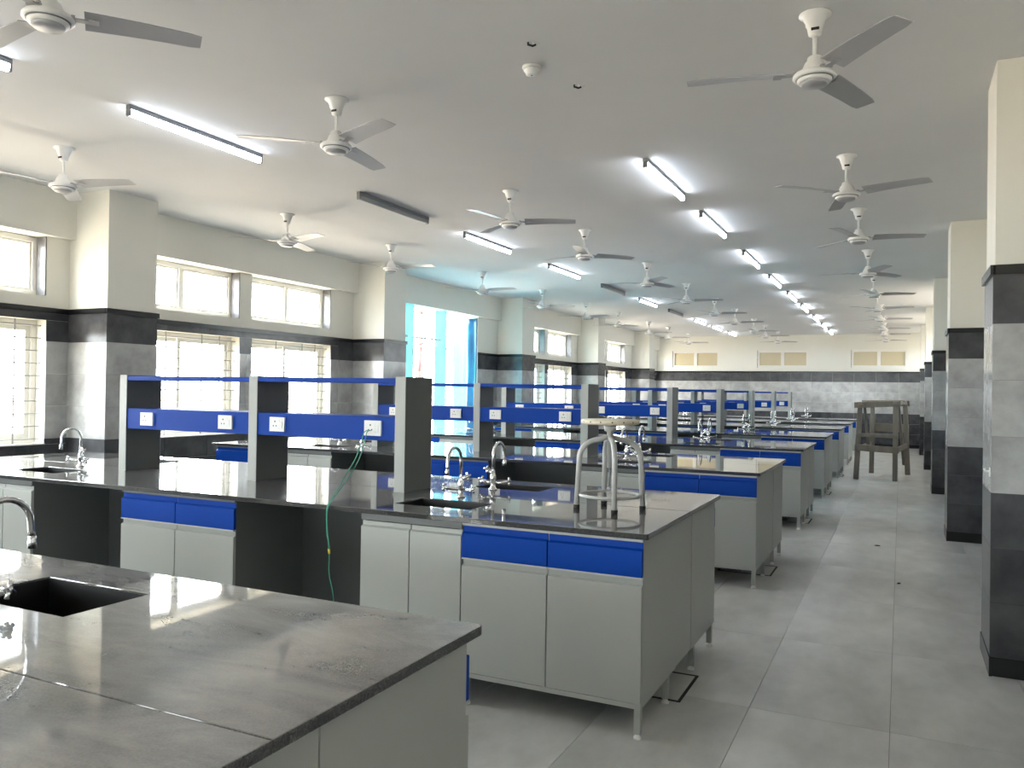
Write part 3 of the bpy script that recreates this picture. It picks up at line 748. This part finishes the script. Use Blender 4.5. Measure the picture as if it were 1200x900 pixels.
beam('top_rail', (FLx+.05, FY-.1, 1.36), (BLx+.0, BY+.08, 1.35), .08, .07); beam('top_rail', (FRx+.0, FY-.08, 1.38), (BRx-.04, BY+.06, 1.38), .09, .07)
beam('top_plank', (FLx+.1, FY+.2, 1.405), (BRx-.1, BY-.7, 1.415), .16, .035)
beam('middle_rail', (FLx-.02, FY-.03, .80), (FRx+.05, FY-.03, .79), .05, .075); beam('seat_rail', (FLx-.05, FY-.05, .575), (FRx+.06, FY-.05, .545), .06, .11)
beam('seat_rail', (FLx, FY-.06, .56), (BLx, BY+.04, .57), .05, .09); beam('seat_rail', (FRx+.03, FY-.06, .55), (BRx, BY+.04, .56), .05, .09)
beam('back_rail', (BLx-.03, BY+.03, .90), (BRx+.03, BY+.03, .88), .04, .16)
beam('diagonal_brace', (FLx+.1, FY+.15, 1.34), (FLx+.17, FY+.2, .62), .05, .06); beam('diagonal_brace', (FRx+.05, FY+.5, 1.33), (BRx-.05, BY-.3, .22), .05, .05)

# ================================================================== CEILING THINGS
def fan_blade_mesh():
    n = 10; vs = []; t = .004
    for zt in (0, -t):
        for i in range(n+1):
            u = i/n; r = .135+.465*u
            wdt = .128-.018*u; 
            if i == n: wdt *= .86
            pit = -math.radians(13-6*u)
            for s in (-.5, .5):
                cx = s*wdt
                vs.append((r, cx*math.cos(pit), cx*math.sin(pit)+zt-.012*(abs(s)*2)*0+.004*math.sin(PI*u)))
    m = 2*(n+1); fs = []
    for i in range(n):
        a = 2*i; fs.append((a, a+2, a+3, a+1)); fs.append((m+a, m+a+1, m+a+3, m+a+2))
        fs.append((a, m+a, m+a+2, a+2)); fs.append((a+1, a+3, m+a+3, m+a+1))
    fs.append((0, 1, m+1, m)); fs.append((2*n, m+2*n, m+2*n+1, 2*n+1))
    return MB().add(vs, fs, 0, False).mesh('blade', FANB)
FM = {}
FM['canopy'] = MB().lathe([(.075, -.001), (.075, -.008), (.055, -.012), (.052, -.03), (.046, -.034), (.044, -.055), (.038, -.06), (.030, -.10), (.018, -.108)], 24).mesh('canopy', FANW)
FM['slot'] = MB().box(-.018, .018, -.003, .003, -.006, .006).mesh('canopy_slot', DARK)
FM['rod'] = MB().lathe([(.0105, -.215), (.0105, -.105)], 12).mesh('downrod', FANW)
FM['cover'] = MB().lathe([(.028, -.205), (.034, -.21), (.036, -.228), (.045, -.235), (.062, -.275), (.064, -.282)], 24).mesh('motor_cover', FANW)
FM['motor'] = MB().lathe([(.064, -.280), (.090, -.286), (.1, -.296), (.1, -.308), (.095, -.313), (.086, -.313)], 28).mesh('motor_housing', FANW)
FM['groove'] = MB().lathe([(.087, -.300), (.087, -.3165), (.078, -.3165)], 28).mesh('groove_ring', STEELG)
FM['ring'] = MB().lathe([(.079, -.305), (.080, -.322), (.074, -.331), (.064, -.331)], 28).mesh('lower_ring', FANW)
FM['cap'] = MB().lathe([(.065, -.320), (.064, -.338), (.056, -.345), (.02, -.349)], 28).mesh('bottom_cap', FANB)
FM['blade'] = fan_blade_mesh()
FM['arm'] = MB().box(.085, .10, -.03, .03, -.005, .003).box(.10, .17, -.018, .018, -.007, -.002).box(.15, .19, -.035, .035, -.007, -.0045).mesh('blade_arm', FANB)
FAN0 = []
def place_fan(x, y, ang, label):
    if not FAN0:
        t = thing('ceiling_fan', (x, y, ZC), label, 'fan', 'white ceiling fans', math.radians(ang)); FAN0.append(t)
        c = obj('canopy', FM['canopy'], t); obj('canopy_slot', FM['slot'], c, (.004, -.034, -.082)); c.rotation_euler.z = -math.radians(ang)
        obj('downrod', FM['rod'], t); obj('motor_cover', FM['cover'], t); mh = obj('motor_housing', FM['motor'], t); obj('groove_ring', FM['groove'], mh); obj('lower_ring', FM['ring'], mh); obj('bottom_cap', FM['cap'], t)
        for i in range(3):
            b = obj('blade', FM['blade'], t, (0, 0, -.283), i*2*PI/3); obj('blade_arm', FM['arm'], b)
        reg(t)
    else:
        r = copy_tree(FAN0[0], (x, y, ZC), math.radians(ang), label)
        for c in CH[r.name]:
            if c.name.startswith('canopy'): c.rotation_euler.z = -math.radians(ang)
FANY = [4.12, 6.66, 8.6, 11.1, 13.42, 15.7, 17.8, 20.3, 22.2, 24.6]
ANG = {-.39: [70, 102, 12, 54, 18, 108, 15, 20, 10, 30], -3.25: [98, 21, 42, 69, 10, 14, 12, 30, 10, 35], -5.88: [16, 105, 6, 114, 30, 100, 60, 12, 20, 5]}
for x, nm in ((-.39, 'above the aisle'), (-3.25, 'in the middle row'), (-5.88, 'beside the window wall')):
    ys = list(FANY)
    for i, y in enumerate(ys):
        o_ = ORD[i] if not (x == -3.25) else ORD[i+1]
        place_fan(x, y, ANG[x][i], 'white three blade ceiling fan %s, %s from the camera' % (nm, o_))
place_fan(-3.24, 2.19, 51, 'white three blade ceiling fan in the middle row, nearest, cut by the top edge')

# ---- tube lights
def tube_meshes():
    d = {}
    d['body'] = MB().box(-.021, .021, -.61, .61, -.032, -.001).mesh('batten', STEELG, .003)
    d['cap'] = MB().box(-.019, .019, -.008, .008, -.075, -.032).mesh('end_holder', STEELG, .003)
    d['lit'] = MB().prism([(-.019, -.033), (-.021, -.05), (-.016, -.066), (-.006, -.073), (.006, -.073), (.016, -.066), (.021, -.05), (.019, -.033)], -.595, .595).mesh('lit_tube', TUBEL)
    d['unlit'] = MB().prism([(-.019, -.033), (-.021, -.05), (-.016, -.066), (-.006, -.073), (.006, -.073), (.016, -.066), (.021, -.05), (.019, -.033)], -.595, .595).mesh('unlit_tube', UNLIT)
    d['loop'] = MB().tube([(.0+.0*i, .014*math.cos(2*PI*i/14), -.045+.016*math.sin(2*PI*i/14)) for i in range(14)], .0018, 5, closed=True).mesh('wire_loop', WHITE)
    return d
TM = tube_meshes()
def place_tube(x, y0, lit, label):
    t = thing('tube_light', (x, y0+.61, ZC), label, 'lamp', 'lit tube lights' if lit else 'unlit tube fittings')
    obj('batten', TM['body'], t)
    for s in (-1, 1): obj('end_holder', TM['cap'], t, (0, s*.602, 0))
    obj('lit_tube' if lit else 'unlit_tube', TM['lit' if lit else 'unlit'], t, (0, 0, 0), PI/2)
    obj('wire_loop', TM['loop'], t, (-.024, -.1, 0))
TL = [(1.65, 1), (3.64, 1), (6.13, 0), (8.16, 1), (10.65, 1), (12.93, 0), (15.1, 1), (17.3, 0), (19.7, 1), (21.75, 1), (24.0, 1)]
for i, (y, l) in enumerate(TL):
    place_tube(-4.57, y, l, '%s tube light in the row nearer the windows, %s from the camera' % ('glowing white' if l else 'dark unlit', ORD[i]))
TRR = [6.12, 8.08, 10.5, 12.75, 14.95, 17.1, 19.55, 21.8, 24.0]
for i, y in enumerate(TRR): place_tube(-1.82, y, 1, 'glowing white tube light in the row nearer the aisle, %s from the camera' % ORD[i])

# ---- smoke detector and loose wires where a tube is missing
sd = thing('smoke_detector', (-1.90, 4.143, ZC), 'small round white smoke detector on the ceiling', 'detector')
obj('base', MB().lathe([(.052, -.016), (.055, -.012), (.055, -.001)], 24).mesh('base', WHITE), sd)
obj('sensor_head', MB().lathe([(.022, -.05), (.034, -.046), (.038, -.03), (.046, -.026), (.046, -.015)], 24).mesh('sensor_head', FANW), sd)
obj('indicator', MB().lathe([(.004, -.052), (.004, -.048)], 8).mesh('indicator', DARK), sd)
for x, y, nm in ((-1.776, 3.844, 'nearer the camera than'), (-1.768, 4.492, 'farther from the camera than')):
    t = thing('loose_wire', (x, y, ZC), 'short loose dark wire end in the ceiling, %s the smoke detector' % nm, 'wire', 'loose ceiling wires')
    obj('wire_end', cached('we', lambda: MB().tube([(-.01, 0, 0), (-.012, 0, -.012), (.012, .01, -.02), (.03, .012, -.014)], .006, 6).mesh('wire_end', RUBBER)), t)
    obj('wire_tip', cached('wt', lambda: MB().tube([(.012, .006, 0), (.016, .008, -.012), (.045, .02, -.008)], .004, 6).mesh('wire_tip', WHITE)), t)

# ---- small things
hk = thing('wall_hook', (XRC-.012, 5.095, 1.07), 'small white plastic hook on the edge of the nearest aisle pillar', 'hook')
obj('plate', MB().box(-.006, .0, -.014, .014, 0, .05).mesh('plate', WHITE, .004), hk)
obj('peg', MB().tube([(-.004, 0, .03), (-.022, 0, .028), (-.03, 0, .045)], .006, 8).mesh('peg', WHITE), hk)
def scrap(x, y, s, m, name, label, n=7):
    vs = [(s*random.uniform(.6, 1.3)*math.cos(2*PI*i/n), .7*s*random.uniform(.6, 1.3)*math.sin(2*PI*i/n), .002) for i in range(n)]
    top = [(a*.5, b*.5, .008) for a, b, c in vs]
    fs = [tuple(reversed(range(n))), tuple(range(n, 2*n))]+[(i, (i+1) % n, n+(i+1) % n, n+i) for i in range(n)]
    o = obj(name, MB().add(vs+top, fs).mesh(name, m), None, (x, y, 0), random.uniform(0, 3), label, 'litter')
    o.location.z = -.002
scrap(.12, 3.25, .018, PAPER, 'paper_scrap', 'tiny pale scrap of paper on the aisle floor near the front')
scrap(.0, 7.2, .03, RUBBER, 'dark_crumb', 'small dark crumb on the aisle floor beside the second pillar')
scrap(-.2, 8.9, .04, RUBBER, 'dark_crumb', 'dark sliver lying on the aisle floor by the fourth bench')
